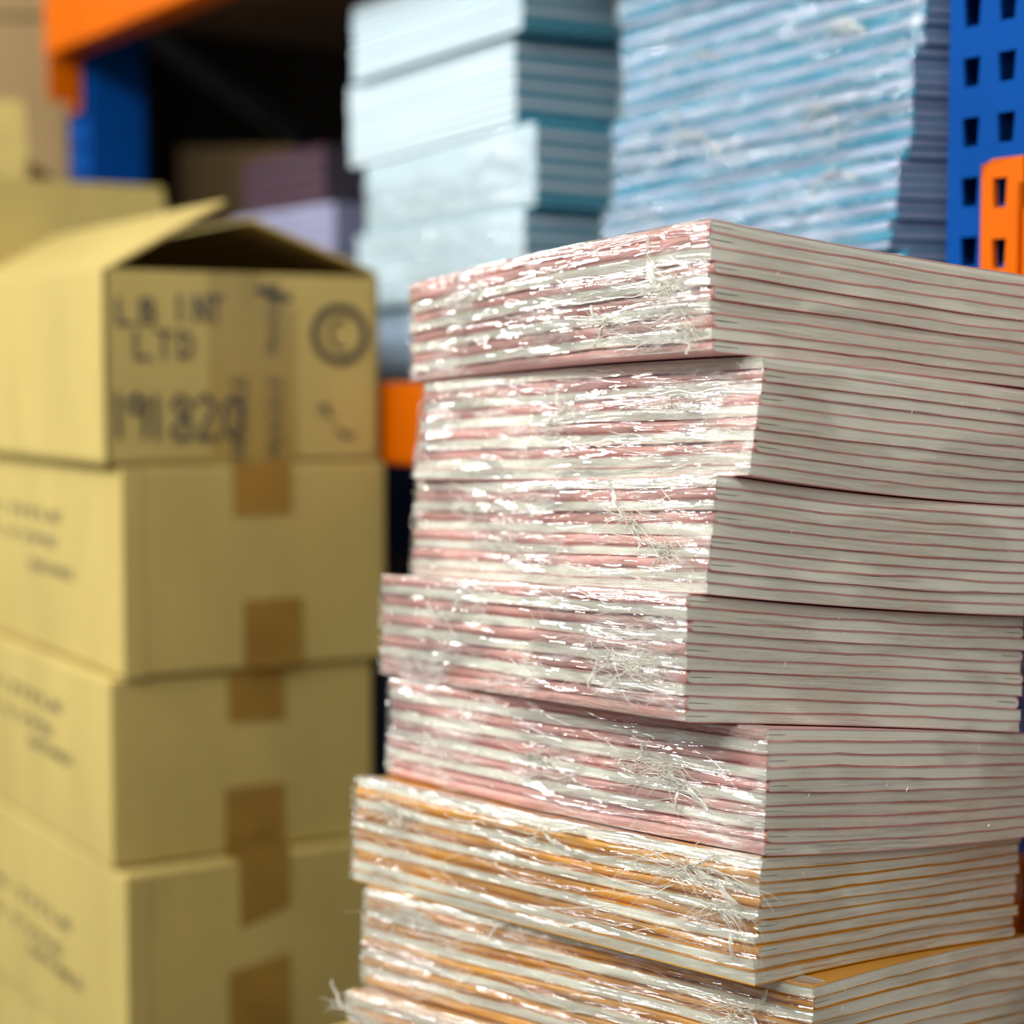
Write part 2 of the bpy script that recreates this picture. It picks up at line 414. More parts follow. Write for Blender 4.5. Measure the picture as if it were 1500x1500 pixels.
# ---------------- the big stack of pink and orange booklets
LN, WD, YC = .297, .210, 1.030
spec = [  # near top, near bottom, left px, sequence, colour, phrase
 ((1040,322),(1044,512),603,'SSESESESES','pink','the topmost pink bundle'),
 ((1121,523),(1098,697),616,'ESESESESEE','pink','the second pink bundle from the top'),
 ((1050,702),(1036,872),608,'ESESESESEE','pink','the middle pink bundle'),
 ((1008,875),(1004,1058),560,'SESESESESS','pink','the second pink bundle from the bottom'),
 ((1124,1068),(1119,1250),571,'SESESESESS','pink','the lowest pink bundle'),
 ((1114,1262),(1106,1442),520,'ESESESESEE','orange','the uppermost orange bundle'),
 ((1190,1450),(1182,1630),535,'ESESESESES','orange','the middle orange bundle'),
 ((1196,1632),(1196,1810),513,'SESESESESE','orange','the orange bundle at the photo bottom'),
]
BN = [Bundle(s[0], s[1], s[2], YC, LN, WD) for s in spec]

FR = BN[4]
def fit(rows, frame=FR, quad=True, bl=None):
    bl = bl or BN
    return Surf(frame, [bl[i].hit(sd, x, y) for i, sd, x, y in rows], quad)
S = [
 fit([(0,'N',1040,320),(0,'L',603,416),(0,'L',790,370),(0,'L',930,341),(0,'R',1167,343),(0,'R',1333,377),(0,'R',1500,401)]),
 fit([(1,'N',1123,522),(1,'L',622,560),(1,'L',833,538),(1,'R',1333,548),(1,'R',1500,572)]),
 fit([(1,'N',1099,698),(1,'L',612,704),(2,'L',850,702),(2,'R',1187,716),(2,'R',1333,730),(2,'R',1500,742)]),
 fit([(2,'N',1037,873),(2,'L',603,845),(3,'L',800,857),(3,'R',1167,885),(3,'R',1333,897),(3,'R',1500,903)]),
 fit([(3,'N',1005,1060),(3,'L',555,989),(4,'L',800,1026),(4,'N',1122,1068),(4,'R',1333,1069),(4,'R',1500,1075)]),
 fit([(4,'N',1120,1252),(4,'L',570,1137),(5,'N',1117,1260),(5,'L',522,1136),(4,'R',1300,1248),(4,'R',1500,1228)]),
 fit([(5,'N',1112,1443),(5,'L',516,1291),(6,'L',541,1296),(6,'L',850,1372),(6,'N',1190,1448),(5,'R',1300,1402),(5,'R',1496,1366),(6,'R',1500,1377)]),
 fit([(6,'L',532,1444),(6,'N',1184,1628),(6,'R',1500,1560)]),
 Surf(FR, const=HC-.385),
]
s1b = fit([(0,'N',1044,512),(0,'L',600,557),(0,'L',833,530),(0,'R',1100,518),(0,'R',1300,545),(0,'R',1500,560)])
bots = [lambda p: max(S[1].z(p)+.0006, S[1].z(p)+.35*(s1b.z(p)-S[1].z(p)))] + [(lambda p, q=S[i+1]: q.z(p)+.0006) for i in range(1, 8)]
knotd = {0: [(985,425,.022,34,.1),(1010,480,.015,20,.1),(900,470,.012,16,0),(690,450,.016,12,0)],
         1: [(985,590,.016,16,0),(700,585,.013,14,0),(840,600,.02,14,0)],
         2: [(925,760,.020,26,.1),(985,800,.016,26,0),(690,740,.014,12,0)],
         3: [(945,980,.020,32,.2),(905,960,.020,14,0),(660,900,.016,12,0)],
         4: [(985,1130,.019,44,.5),(930,1125,.014,16,0),(800,1110,.02,10,0)],
         5: [(1008,1268,.026,50,.5),(1062,1325,.016,26,1.6),(575,1180,.018,28,.2),(800,1215,.02,14,0)],
         6: [(608,1335,.018,44,.6),(1085,1475,.018,24,.3),(760,1345,.02,12,0)],
         7: [(525,1480,.018,24,.2)]}
for i, sp in enumerate(spec):
    cov = PINK if sp[4] == 'pink' else ORANGE
    make_booklets(BN[i], S[i], bots[i], sp[3], PAGES, cov, sp[4], sp[5], f"booklets in {sp[5]}", seed=i+1)
    make_wrap(BN[i], S[i], bots[i], FILM if i < 5 else FILM_O, FILM_SMOOTH, f"crinkled clear plastic wrap around {sp[5]}", None, i+1, knots=knotd.get(i, ()), strands=30, ticks=14 if i < 7 else 4)

# ---------------- rack geometry
RD = np.array([.547, -.837, 0]); RD /= np.linalg.norm(RD)         # along the rack front, towards the right upright
RN = np.array([-RD[1], RD[0], 0])                                  # into the rack
RP = np.array([.266, 1.120, 0])
def rk(px):   # point of the rack front plane seen at column px (at camera height)
    q = on_plane(px, 560, RP, RN); return np.array([q[0], q[1], 0])
def rp(s, n, h): return PR + RD*s + RN*n + np.array([0, 0, HC+h])
PR = rk(1385)            # left edge of right upright
LEFT = -np.linalg.norm(rk(110)-PR)   # s of left edge of left upright
ZU = np.array([0, 0, 1.])

def trap_cells(w, cols, zs, pitch, s0, hole):
    """flat punched sheet in (s,z); returns verts (s,z), faces"""
    v, f = [], []
    for (a, b, cx) in cols:
        for z in zs:
            o = [(a, z-pitch/2), (b, z-pitch/2), (b, z+pitch/2), (a, z+pitch/2)]
            hb, ht, hh = hole
            r = [(cx-hb/2, z-hh/2), (cx+hb/2, z-hh/2), (cx+ht/2, z+hh/2), (cx-ht/2, z+hh/2)]
            base = len(v); v += o+r
            for q in range(4): f.append((base+q, base+(q+1) % 4, base+4+(q+1) % 4, base+4+q))
    return v, f
def upright(s0, label):
    root = empty('rack_upright', tuple(rp(s0+.031, 0, -HC)), label, 'rack upright', 'blue uprights of the rack')
    pitch = .0343; k0 = .1788
    zs = [k0+pitch*k for k in range(-25, 20)]
    v2, f = trap_cells(.062, [(.001, .031, .0178), (.031, .061, .0446)], zs, pitch, 0, (.0105, .0135, .0168))
    vs = [rp(s0+a, 0, z) for a, z in v2]
    o = mesh('punched_face', vs, f, BLUE, root); 
    import bmesh
    bm = bmesh.new(); bm.from_mesh(o.data); bmesh.ops.remove_doubles(bm, verts=bm.verts, dist=1e-5); bmesh.ops.recalc_face_normals(bm, faces=bm.faces); bm.to_mesh(o.data); bm.free()
    m = o.modifiers.new('solid', 'SOLIDIFY'); m.thickness = .0022; m.offset = 0
    z0, z1 = zs[0]-pitch/2, zs[-1]+pitch/2
    for a in (0, .0600):
        MB().box(rp(s0+a, -.0012, z0), RD*.002, RN*.072, ZU*(z1-z0)).build('side_flange', BLUE, root, .0008)
    MB().box(rp(s0, .068, z0), RD*.016, RN*.002, ZU*(z1-z0)).box(rp(s0+.046, .068, z0), RD*.016, RN*.002, ZU*(z1-z0)).build('rear_lip', BLUE, root)
    MB().box(rp(s0-.02, -.02, -HC), RD*.10, RN*.11, ZU*.004).build('foot_plate', STEEL, root, .001)
    # rear post and the bracing between
    MB().box(rp(s0, .58, z0), RD*.062, RN*.002, ZU*(z1-z0)).box(rp(s0, .58, z0), RD*.002, RN*.06, ZU*(z1-z0)).box(rp(s0+.06, .58, z0), RD*.002, RN*.06, ZU*(z1-z0)).build('rear_post', BLUE, root)
    for (ha, hb) in ((.43, .13), (-.05, -.35), (.80, .50)):
        a = rp(s0+.025, .05, ha); d = rp(s0+.025, .60, hb)-a
        MB().box(a, d, RD*.012, ZU*.028).build('diagonal_brace', STEEL, root, .002)
    for q in (.0, .58):
        pass
    return root
upright(0, 'bright blue punched rack upright at the right, beside the blue booklets')
upright(LEFT, 'dark blue rack upright at the left, behind the open carton')

def beam(s0, s1, h0, hgt, label, con=None, depth=.04, n0=-.045):
    root = empty('rack_beam', tuple(rp((s0+s1)/2, 0, h0)), label, 'rack beam', 'orange beams of the rack')
    MB().box(rp(s0, n0, h0), RD*(s1-s0), RN*depth, ZU*hgt).build('beam_body', ORNG, root, .005, 3)
    return root
def connector(root, s0, s1, h0, h1, proud=-.006, rounded=True, holes=True, hx=None):
    pitch = .0343; k0 = .1788-.0343*2
    n0 = proud
    # punched plate: cells with holes, then a rounded head
    zs = []; z = k0-.003
    while z-pitch/2 > h0: zs.append(z); z -= pitch
    cx = hx if hx is not None else (s0+s1)/2
    v2, f = trap_cells(0, [(s0, s1, cx)], zs, pitch, 0, (.0085, .0105, .0165))
    zt = zs[0]+pitch/2; b = len(v2); r = .010
    head = [(s0, zt), (s1, zt), (s1, h1)]
    for q in range(7):
        a = math.pi/2*(1+q/6); head.append((s0+r+r*math.cos(a), h1-r+r*math.sin(a)))
    v2 += head; f.append(tuple(range(b, b+len(head))))
    zb = zs[-1]-pitch/2
    o = mesh('end_plate', [rp(a, n0, z) for a, z in v2], f, ORNG, root)
    import bmesh
    bm = bmesh.new(); bm.from_mesh(o.data); bmesh.ops.remove_doubles(bm, verts=bm.verts, dist=1e-5); bmesh.ops.recalc_face_normals(bm, faces=bm.faces); bm.to_mesh(o.data); bm.free()
    m = o.modifiers.new('solid', 'SOLIDIFY'); m.thickness = .004; m.offset = 0
    m = o.modifiers.new('bevel', 'BEVEL'); m.width = .0012; m.segments = 2; m.limit_method = 'ANGLE'
    MB().box(rp(s1-.006, -.011, zb), RD*.006, RN*.008, ZU*(h1-.014-zb)).build('end_return', ORNG, root, .002)
    return root
SL = LEFT+.062
b1 = beam(SL-.025, .020, .383, .075, 'orange beam running across the top left corner of the photo', n0=-.046)
pl1 = MB().box(rp(SL-.048, -.010, .322), RD*.036, RN*.005, ZU*.17).build('end_plate', ORNG, b1, .003)
MB().box(rp(SL-.015, -.046, .330), RD*.004, RN*.040, ZU*.16).build('end_return', ORNG, b1, .001)
MB().tube([rp(SL-.036, -.018, .337), rp(SL-.036, -.006, .337)], .007, 6).build('safety_pin', GALV, pl1)
b2 = beam(SL-.025, .020, -.069, .069, 'shaded orange beam seen between the carton and the pink bundles', n0=-.046)
MB().box(rp(-.016, -.009, -.11), RD*.034, RN*.004, ZU*.12).build('end_plate', ORNG, b2, .002)
def s_at(px, n):
    q = on_plane(px, 560, RP+RN*n, RN); return float((q[:2]-(PR+RN*n)[:2]).dot(RD[:2]))
s_a = s_at(1436, -.005); s_b = s_at(1484, -.009)
b3 = beam(s_b+.003, s_b+1.0, .030, .070, 'orange beam with a slotted end plate hooked on the right upright', n0=-.010, depth=.04)
connector(b3, s_a, s_b+.003, -.06, .1265, hx=s_at(1463, -.005), proud=-.005)
b4 = beam(s_at(1489, -.010), s_b+1.0, -.335, .066, 'brown-shaded orange beam peeking out at the lower right edge', n0=-.010)
# rear beams under the boards are part of the boards' support
for nm, h, lab in (('shelf_board', -.0185, 'dark chipboard shelf board under the white and blue booklet stacks'), ('shelf_board', .425, 'dark chipboard shelf board above, behind the top orange beam')):
    o = MB().box(rp(LEFT+.064, .000, h), RD*(-.066-LEFT), RN*.58, ZU*.018).build(nm, CHIP, None, .001)
    setp(o, lab, 'shelf board')
o = MB().box(rp(s_b+.08, .000, .035), RD*.85, RN*.58, ZU*.018).build('shelf_board', CHIP, None, .001); setp(o, 'chipboard shelf board of the bay right of the blue upright', 'shelf board')

# ---------------- white edged stack with teal spines on the shelf
WA = 57.0
def shelf_stack(specs, surfs, z0c, a, Ln, Wd, pages, cover, cname, phrases, seed, seqs, res=0, names=None):
    bs = []
    for (nt_, nb, z0) in specs: bs.append(Bundle(nt_, nb, 0, 0, Ln, Wd, a=a, z0=z0))
    return bs
WZ = [1.588, 1.615, 1.597, 1.606, 1.606]
wspec = [((765,-70),(765,48)), ((753,55),(756,182)), ((784,186),(785,303)), ((768,305),(768,425)), ((792,427),(792,556))]
WB = [Bundle(t, b, 0, 0, .293, .300, a=WA, z0=z) for (t, b), z in zip(wspec, WZ)]
wf = WB[0]
WS = [fit([(0,'N',765,-70),(0,'L',515,12),(0,'R',890,-50)], wf, False, WB), fit([(1,'N',755,52),(1,'L',524,124),(1,'R',890,64)], wf, False, WB),
      fit([(1,'N',756,183),(2,'L',545,240),(1,'R',890,198)], wf, False, WB), fit([(2,'N',785,303),(3,'L',545,343),(2,'R',890,311)], wf, False, WB),
      fit([(3,'N',768,425),(3,'L',553,451),(3,'R',890,430)], wf, False, WB), Surf(wf, const=HC+.0003)]
wph = ['the top bundle of the white-edged stack', 'the second bundle of the white-edged stack', 'the middle bundle of the white-edged stack', 'the fourth bundle of the white-edged stack', 'the lowest bundle of the white-edged stack']
def label_fix(objs, fmt):
    for i, o in enumerate(objs): o['label'] = fmt(i)
for i in range(5):
    bt = (lambda p, q=WS[i+1]: q.z(p)+.0007)
    # spines alternate between the right face and the hidden back, so the left face shows page ends only
    Bq = WB[i]
    R2 = Bundle.__new__(Bundle)      # same pile described with its spine side on the right face
    R2.p0 = Bq.p0; R2.el = Bq.er; R2.er = Bq.el; R2.L = Bq.W; R2.W = Bq.L; R2.nl = Bq.nr; R2.nr = Bq.nl; R2.shift = Bq.shift; R2.z0 = Bq.z0
    sq = 'SESESESESS'
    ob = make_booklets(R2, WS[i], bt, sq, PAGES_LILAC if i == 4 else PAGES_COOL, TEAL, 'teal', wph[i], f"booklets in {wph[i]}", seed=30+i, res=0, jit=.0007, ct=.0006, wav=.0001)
    for k, o in enumerate(ob):
        o['label'] = f"teal booklet, {NUM[k+1]} down in {wph[i]}, {'spine' if sq[k]=='S' else 'white edge'} right"
    if i in (2, 3, 4):
        make_wrap(Bq, WS[i], bt, FILM_THIN, FILM_SMOOTH, f"thin plastic wrap around {wph[i]}", None, 40+i, nu=110, nt_=22, cover_right=False, strands=6, ticks=0, res=0, amp=.0012)
# corner of folded cream slip poking from under the top bundle
# ---------------- wrapped blue stack beside the upright
bspec = [((1352,-225),(1352,-82)), ((1357,-80),(1354,67)), ((1340,70),(1338,216)), ((1323,219),(1306,365)), ((1320,367),(1320,555))]
BB = [Bundle(t, b, 0, 0, .313, .22, a=WA, z0=1.19) for t, b in bspec]
bf = BB[0]
BS = [fit([(0,'N',1352,-228),(0,'L',898,-75),(0,'R',1385,-225)], bf, False, BB), fit([(1,'N',1357,-81),(1,'L',898,50),(1,'R',1385,-79)], bf, False, BB),
      fit([(1,'N',1350,67),(2,'L',898,176),(2,'R',1385,70)], bf, False, BB), fit([(3,'N',1325,217),(3,'L',898,301),(3,'R',1385,220)], bf, False, BB),
      fit([(3,'N',1308,366),(3,'L',898,424),(3,'R',1385,368)], bf, False, BB), Surf(bf, const=HC+.0003)]
bph = ['the top bundle of the wrapped blue stack', 'the second bundle of the wrapped blue stack', 'the middle bundle of the wrapped blue stack', 'the fourth bundle of the wrapped blue stack', 'the lowest bundle of the wrapped blue stack']
bkn = {1: [(1220,40,.03,22,.2),(1030,80,.02,16,.1)], 2: [(1215,160,.03,22,.3),(1010,200,.03,20,.1)], 3: [(1230,250,.02,10,0)]}
for i in range(5):
    bt = (lambda p, q=BS[i+1]: q.z(p)+.0007)
    sq = 'SESESESESE' if i < 4 else 'SESESESESESE'
    make_booklets(BB[i], BS[i], bt, sq, PAGES_LILAC, SKY, 'blue', bph[i], f"booklets in {bph[i]}", seed=50+i, res=0, jit=.0022, ct=.0006, wav=.0002)
    make_wrap(BB[i], BS[i], bt, FILM_BLUE, FILM_SMOOTH, f"shiny plastic wrap around {bph[i]}", None, 60+i, nu=150, nt_=30, cover_right=False, strands=20, ticks=0, knots=bkn.get(i, ()), amp=.0019, out0=.0034)
# ---------------- two dim stacks deeper on the shelf
DB = [Bundle((490,295),(490,420), 0, 0, .25, .20, a=WA, z0=2.00), Bundle((500,420),(500,556), 0, 0, .25, .20, a=WA, z0=2.00), Bundle((470,200),(470,292), 0, 0, .20, .25, a=WA, z0=2.10)]
DS = [fit([(0,'N',490,296),(0,'L',390,312),(0,'R',550,300)], DB[0], False, DB), Surf(DB[0], const=HC+.095), Surf(DB[0], const=HC+.0003)]
dph = ['the upper lilac bundle behind the open carton', 'the lower lilac bundle behind the open carton', 'the dark plum bundle deep inside the rack']
for i in range(2):
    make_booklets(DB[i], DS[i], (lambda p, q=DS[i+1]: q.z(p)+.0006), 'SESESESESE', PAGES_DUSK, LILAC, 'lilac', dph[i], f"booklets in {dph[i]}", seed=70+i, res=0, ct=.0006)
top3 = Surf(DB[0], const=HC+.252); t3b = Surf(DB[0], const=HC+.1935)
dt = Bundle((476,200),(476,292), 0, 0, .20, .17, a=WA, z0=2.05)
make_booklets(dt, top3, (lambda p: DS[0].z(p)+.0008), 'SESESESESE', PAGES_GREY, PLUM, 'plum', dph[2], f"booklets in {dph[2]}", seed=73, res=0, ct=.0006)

# ---------------- cartons
def text_mesh(s, size, o, ex, ey, mat, parent, name='printed_text', depth=.0002):
    cu = bpy.data.curves.new('t', 'FONT'); cu.body = s; cu.size = size; cu.extrude = depth; cu.resolution_u = 2
    ob = bpy.data.objects.new('t', cu); C.objects.link(ob); bpy.context.view_layer.update()
    dg = bpy.context.evaluated_depsgraph_get(); me = bpy.data.meshes.new_from_object(ob.evaluated_get(dg))
    ex, ey = np.array(ex), np.array(ey); ez = np.cross(ex, ey)
    vs = [np.array(o)+ex*v.co.x+ey*v.co.y+ez*v.co.z for v in me.vertices]; fs = [tuple(p.vertices) for p in me.polygons]
    C.objects.unlink(ob); bpy.data.objects.remove(ob); bpy.data.curves.remove(cu)
    return mesh(name, vs, fs, mat, parent)
GL = {'L': [[(0,1),(0,0),(.6,0.03)]], 'B': [[(0,0),(0,1),(.45,.95),(.5,.7),(.05,.52),(.55,.4),(.55,.1),(0,0)]], 'I': [[(0,1),(0,0)]],
      'N': [[(0,0),(.02,1),(.5,.05),(.52,1)]], 'T': [[(-.05,1),(.6,.97)],[(.28,1),(.27,0)]], 'D': [[(0,0),(0,1),(.42,.85),(.55,.5),(.4,.12),(0,0)]],
      '1': [[(0,1),(.02,0)]], '9': [[(.42,.8),(.2,1),(0,.8),(.1,.58),(.4,.65),(.44,.9),(.42,.4),(.40,0)]], '8': [[(.45,.85),(.2,1),(.02,.82),(.45,.35),(.4,.05),(.15,0),(0,.2),(.4,.65),(.45,.85)]],
      '2': [[(0,.85),(.2,1),(.42,.8),(.02,.02),(.55,.05)]], '0': [[(.25,1),(.02,.7),(.05,.2),(.28,0),(.48,.3),(.45,.8),(.25,1)]],
      'G': [[(.5,.85),(.2,1),(0,.5),(.2,0),(.5,.1),(.5,.4),(.3,.42)]]}
def ribbon(s, pts, o, ex, ey, ez, w):
    pts = [np.array(p, float) for p in pts]
    for a, b in zip(pts[:-1], pts[1:]):
        d = b-a; n = np.linalg.norm(d)+1e-9; d = d/n; q = np.array([-d[1], d[0]])*w/2; a2 = a-d*w*.4; b2 = b+d*w*.4
        base = len(s.v)
        for z in (0, .0003):
            for p in (a2-q, b2-q, b2+q, a2+q): s.v.append(o+ex*p[0]+ey*p[1]+ez*z)
        s.f += [tuple(base+k for k in t) for t in ((0,3,2,1),(4,5,6,7),(0,1,5,4),(1,2,6,5),(2,3,7,6),(3,0,4,7))]
def handwriting(s, txt, x, y, h, adv, w, o, ex, ey, ez):
    for ch in txt:
        if ch != ' ':
            for st in GL[ch]: ribbon(s, [(x+p[0]*h*.95, y+p[1]*h) for p in st], o, ex, ey, ez, w)
        x += adv
BA = math.radians(59.0)
BEL = np.array([-math.cos(BA), math.sin(BA), 0]); BER = np.array([math.sin(BA), math.cos(BA), 0])
def carton(name, corner_xy, z0, z1, W, L, label, mat=CARD, open_top=False, el=BEL, er=BER, rot=0, group=None, wob=0):
    c, s_ = math.cos(rot), math.sin(rot); R = np.array([[c,-s_,0],[s_,c,0],[0,0,1]]); el, er = R@el, R@er
    o = np.array([corner_xy[0], corner_xy[1], z0])
    root = empty(name, tuple(o+el*L/2+er*W/2), label, 'cardboard box', group)
    th = .004
    if open_top:
        m = MB(); H = z1-z0
        m.box(o, er*W, el*L, ZU*th); m.box(o, er*W, el*th, ZU*H); m.box(o+el*(L-th), er*W, el*th, ZU*H)
        m.box(o, er*th, el*L, ZU*H); m.box(o+er*(W-th), er*th, el*L, ZU*H)
        m.build('body', mat, root)
    else:
        # slightly bulging shell, lattice
        def f(i, j, k):
            a, b, t = i/8, j/8, k/6
            bu = wob*math.sin(math.pi*t)*1.0
            p = o+er*W*a+el*L*b+ZU*(z1-z0)*t
            if i == 0: p = p-er*bu*math.sin(math.pi*b)
            if i == 8: p = p+er*bu*math.sin(math.pi*b)
            if j == 0: p = p-el*bu*math.sin(math.pi*a)
            return p, (a, b)
        a, b, uv = lattice(f, 8, 8, 6); ob = mesh('body', a, b, mat, root)
        md = ob.modifiers.new('bevel', 'BEVEL'); md.width = .003; md.segments = 3; md.limit_method = 'ANGLE'; md.angle_limit = math.radians(50)
        # top seam of the closed flaps
        MB().box(o+er*(W/2-.024)+ZU*(z1-z0-.0001), er*.048, el*L, ZU*.0004).build('top_tape', TAPE, root)
    return root, o, el, er
H1, H2, H3, H4 = HC-.065, HC-.232, HC-.383, HC-.545
def corner(px, py, y=1.48): q = at_depth(px, py, y); return (q[0], q[1])
def tape_tab(root, o, er, el, W, x0, x1, z0, z1, z0b=None, z1b=None, mat=TAPE, name='tape', off=.0022):
    z0b = z0 if z0b is None else z0b; z1b = z1 if z1b is None else z1b
    p = [o+er*x0+ZU*z0, o+er*x1+ZU*z0b, o+er*x1+ZU*z1b, o+er*x0+ZU*z1]
    vs = [q-el*off for q in p]+[q-el*(off+.0003) for q in p]
    return mesh(name, vs, [(0,1,2,3),(4,7,6,5),(0,4,5,1),(1,5,6,2),(2,6,7,3),(3,7,4,0)], mat, root)
gb = 'brown cartons stacked at the left'
def side_text(root, o, el, er, rows):
    pl = o-er*.0024
    for txt, (px0, px1, py) in zip(('BOOK TITLE', 'ITEM TYPE', 'DETAILS'), rows):
        a = on_plane(px0, py, pl, -er); b = on_plane(px1, py, pl, -er)
        d0, d1 = (a-pl).dot(el), (b-pl).dot(el); z = b[2]
        t = text_mesh(txt, .0125, pl+el*d0*1.0+ZU*(z-o[2]), -el, ZU, INK, root)
        me = t.data; co = np.array([v.co for v in me.vertices]); u = (co-(pl+el*d0))@(-el); k = (d0-d1)/u.max()
        for v, uu in zip(me.vertices, u): v.co += Vector((-el)*(uu*k-uu))
# box 2
WBX, LBX = .231, .44
r2, o2, el2, er2 = carton('cardboard_box', corner(176, 690), H2+.0008, H1-.0008, WBX, LBX, 'taped cardboard carton directly under the open carton with handwriting', wob=.002, group=gb)
tape_tab(r2, o2, er2, el2, WBX, .093, .143, .125, .167); tape_tab(r2, o2, er2, el2, WBX, .101, .152, .0, .056)
side_text(r2, o2, el2, er2, ((-75, 88, 766), (-65, 82, 803), (43, 106, 850)))
MB().box(o2+er2*.001-el2*.0012, er2*.016, el2*.0012, ZU*(H1-H2-.002)).build('glued_seam', CARD, r2)
r3, o3, el3, er3 = carton('cardboard_box', corner(160, 1000), H3+.0008, H2-.0008, WBX, LBX, 'third cardboard carton down in the stack at the left', wob=.002, group=gb, rot=.01)
tape_tab(r3, o3, er3, el3, WBX, .099, .148, .108, .151, .106); tape_tab(r3, o3, er3, el3, WBX, .095, .147, .0, .054)
side_text(r3, o3, el3, er3, ((-75, 89, 1046), (-65, 77, 1080), (43, 103, 1122)))
r4, o4, el4, er4 = carton('cardboard_box', corner(183, 1290, 1.465), H4+.0004, H3-.0008, WBX, LBX, 'fourth cardboard carton down, its tape stuck on crooked', wob=.002, group=gb, rot=.03)
tape_tab(r4, o4, er4, el4, WBX, .096, .140, .105, .171, .118, .171); tape_tab(r4, o4, er4, el4, WBX, .086, .140, .0, .070, .0, .078)
side_text(r4, o4, el4, er4, ((-65, 103, 1366), (-60, 90, 1404), (43, 118, 1452)))
MB().box(o4+er4*.001-el4*.0012, er4*.018, el4*.0012, ZU*(H3-H4-.003)).build('glued_seam', CARD, r4)
# box 1, open
T1 = HC+.0875
r1, o1, el1, er1 = carton('cardboard_box', corner(153, 540), H1+.0004, T1, WBX+.006, LBX, 'open cardboard carton with black handwriting on top of the stack', open_top=True, group=gb)
W1 = WBX+.006; Z1 = T1-H1
def flap(hinge, along, dirv, w, name='flap', taper=0, mat=CARD):
    n = np.cross(along, dirv); n = n/np.linalg.norm(n)*.004; ta = along*taper
    vs = [hinge, hinge+along, hinge+along+dirv*w-ta, hinge+dirv*w+ta]
    vs = vs+[v+n for v in vs]
    o = mesh(name, vs, [(0,3,2,1),(4,5,6,7),(0,1,5,4),(1,2,6,5),(2,3,7,6),(3,0,4,7)], mat, r1)
    m = o.modifiers.new('bevel', 'BEVEL'); m.width = .0015; m.segments = 2
    return o
th = math.radians(29.5)
flap(o1+ZU*Z1, el1*LBX, er1*math.cos(th)+ZU*math.sin(th), .1165, 'side_flap')
th = math.radians(19.5)
flap(o1+er1*W1+ZU*Z1, el1*LBX, -er1*math.cos(th)+ZU*math.sin(th), .121, 'side_flap')
flap(o1+el1*(LBX-.002)+er1*.002+ZU*Z1, er1*(W1-.006), ZU*.985+el1*.17, .114, 'end_flap', .05)
flap(o1+el1*.0045+er1*.006+ZU*(Z1-.001), er1*(W1-.012), el1*.25-ZU*.97, .10, 'end_flap', .02, CARD_IN)
tape_tab(r1, o1, er1, el1, W1, .086, .131, .0, Z1-.001, mat=TAPE_CLR, off=.0004, name='tape')
tape_tab(r1, o1, er1, el1, W1, .118, .160, .0, Z1-.028, mat=TAPE_CLR, off=.0008, name='tape')
hw = MB(); ofs = o1-el1*.0013; nz = -el1
def hwp(px, py):   # position on the front face
    q = on_plane(px, py, o1, -el1); d = q-o1; return d.dot(er1), d[2]
def hword(txt, px, py, h, adv, w):
    m = MB(); x, z = hwp(px, py); handwriting(m, txt, x, z, h, adv, w, ofs, er1, ZU, nz); m.build('handwriting', INK, r1)
for args in (('LB', 172, 474, .0195, .0190, .0028), ('INT', 262, 471, .0205, .0125, .0028), ('LTD', 198, 524, .0205, .0180, .0028)): hword(*args)
hword('1', 172, 640, .033, .012, .0036); hword('9', 188, 640, .033, .02, .0036); hword('1', 228, 642, .033, .012, .0036); hword('820', 252, 645, .035, .0215, .0036)
cx, cz = hwp(497, 490)
for rx, ry in ((.0245, .0235), (.0215, .0205)):
    m = MB(); ribbon(m, [(cx+rx*math.cos(a*math.pi/14), cz+ry*math.sin(a*math.pi/14)) for a in range(29)], ofs, er1, ZU, nz, .0030); m.build('circle_mark', INK, r1)
m = MB(); ribbon(m, [(cx+.002+.011*math.cos(a*math.pi/12), cz+.012*math.sin(a*math.pi/12)) for a in range(5, 20)], ofs, er1, ZU, nz, .0030); m.build('handwriting', INK, r1)
for px, py, dx, dz in ((466, 600, .009, .004), (482, 612, -.004, .010), (492, 628, .008, -.006), (503, 640, .009, .002)):
    x, z = hwp(px, py); m = MB(); ribbon(m, [(x, z), (x+dx, z+dz)], ofs, er1, ZU, nz, .0028); m.build('pen_mark', INK, r1)
x, z = hwp(378, 425); m = MB(); ribbon(m, [(x, z), (x+.012, z-.004), (x+.026, z-.006)], ofs, er1, ZU, nz, .0060); m.build('pen_mark', INK, r1)
for px, py, s, sz in ((388, 520, 'FRAGILE', .0165), (338, 690, 'FRAGILE', .0185), (390, 682, 'FRAGILE', .0185)):
    x, z = hwp(px, py); z = max(z, .002)
    text_mesh(s, sz, ofs+er1*(x+sz*.75)+ZU*z, ZU*.98, -er1, INK, r1)

# ---------------- cartons further back at the left
def carton_px(px, top, bot_h, y, W, L, label, mat=CARD_DK, rot=0, name='cardboard_box', hz=None):
    """right front corner seen at column px; extends left and back"""
    q = at_depth(px, 560, y); z1 = HC+(560-top)/F*y
    c, s_ = math.cos(rot), math.sin(rot); er = np.array([c, s_, 0]); el = np.array([-s_, c, 0])
    o = np.array([q[0], q[1], 0])-er*W
    return carton(name, (o[0], o[1]), bot_h, z1, W, L, label, mat, el=el, er=er)
q = at_depth(108, 560, 2.42)
zs_ = HC+(560-38)/F*2.42
carton_px(107, 38, HC+.02, 2.42, .50, .35, 'large brown carton behind the open carton, below the dark seam', rot=.12)
carton_px(109, -260, zs_+.004, 2.42, .50, .35, 'large brown carton resting on the other at the top left corner', rot=.10)
o = MB().box((-1.45, 2.30, HC-.006), (.94, -.02, 0), (0, .62, 0), (0, 0, .02)).build('shelf_board', CHIP, None); setp(o, 'chipboard shelf board of the bay left of the blue upright', 'shelf board')
for sx in (-1.40, -.55):
    pass
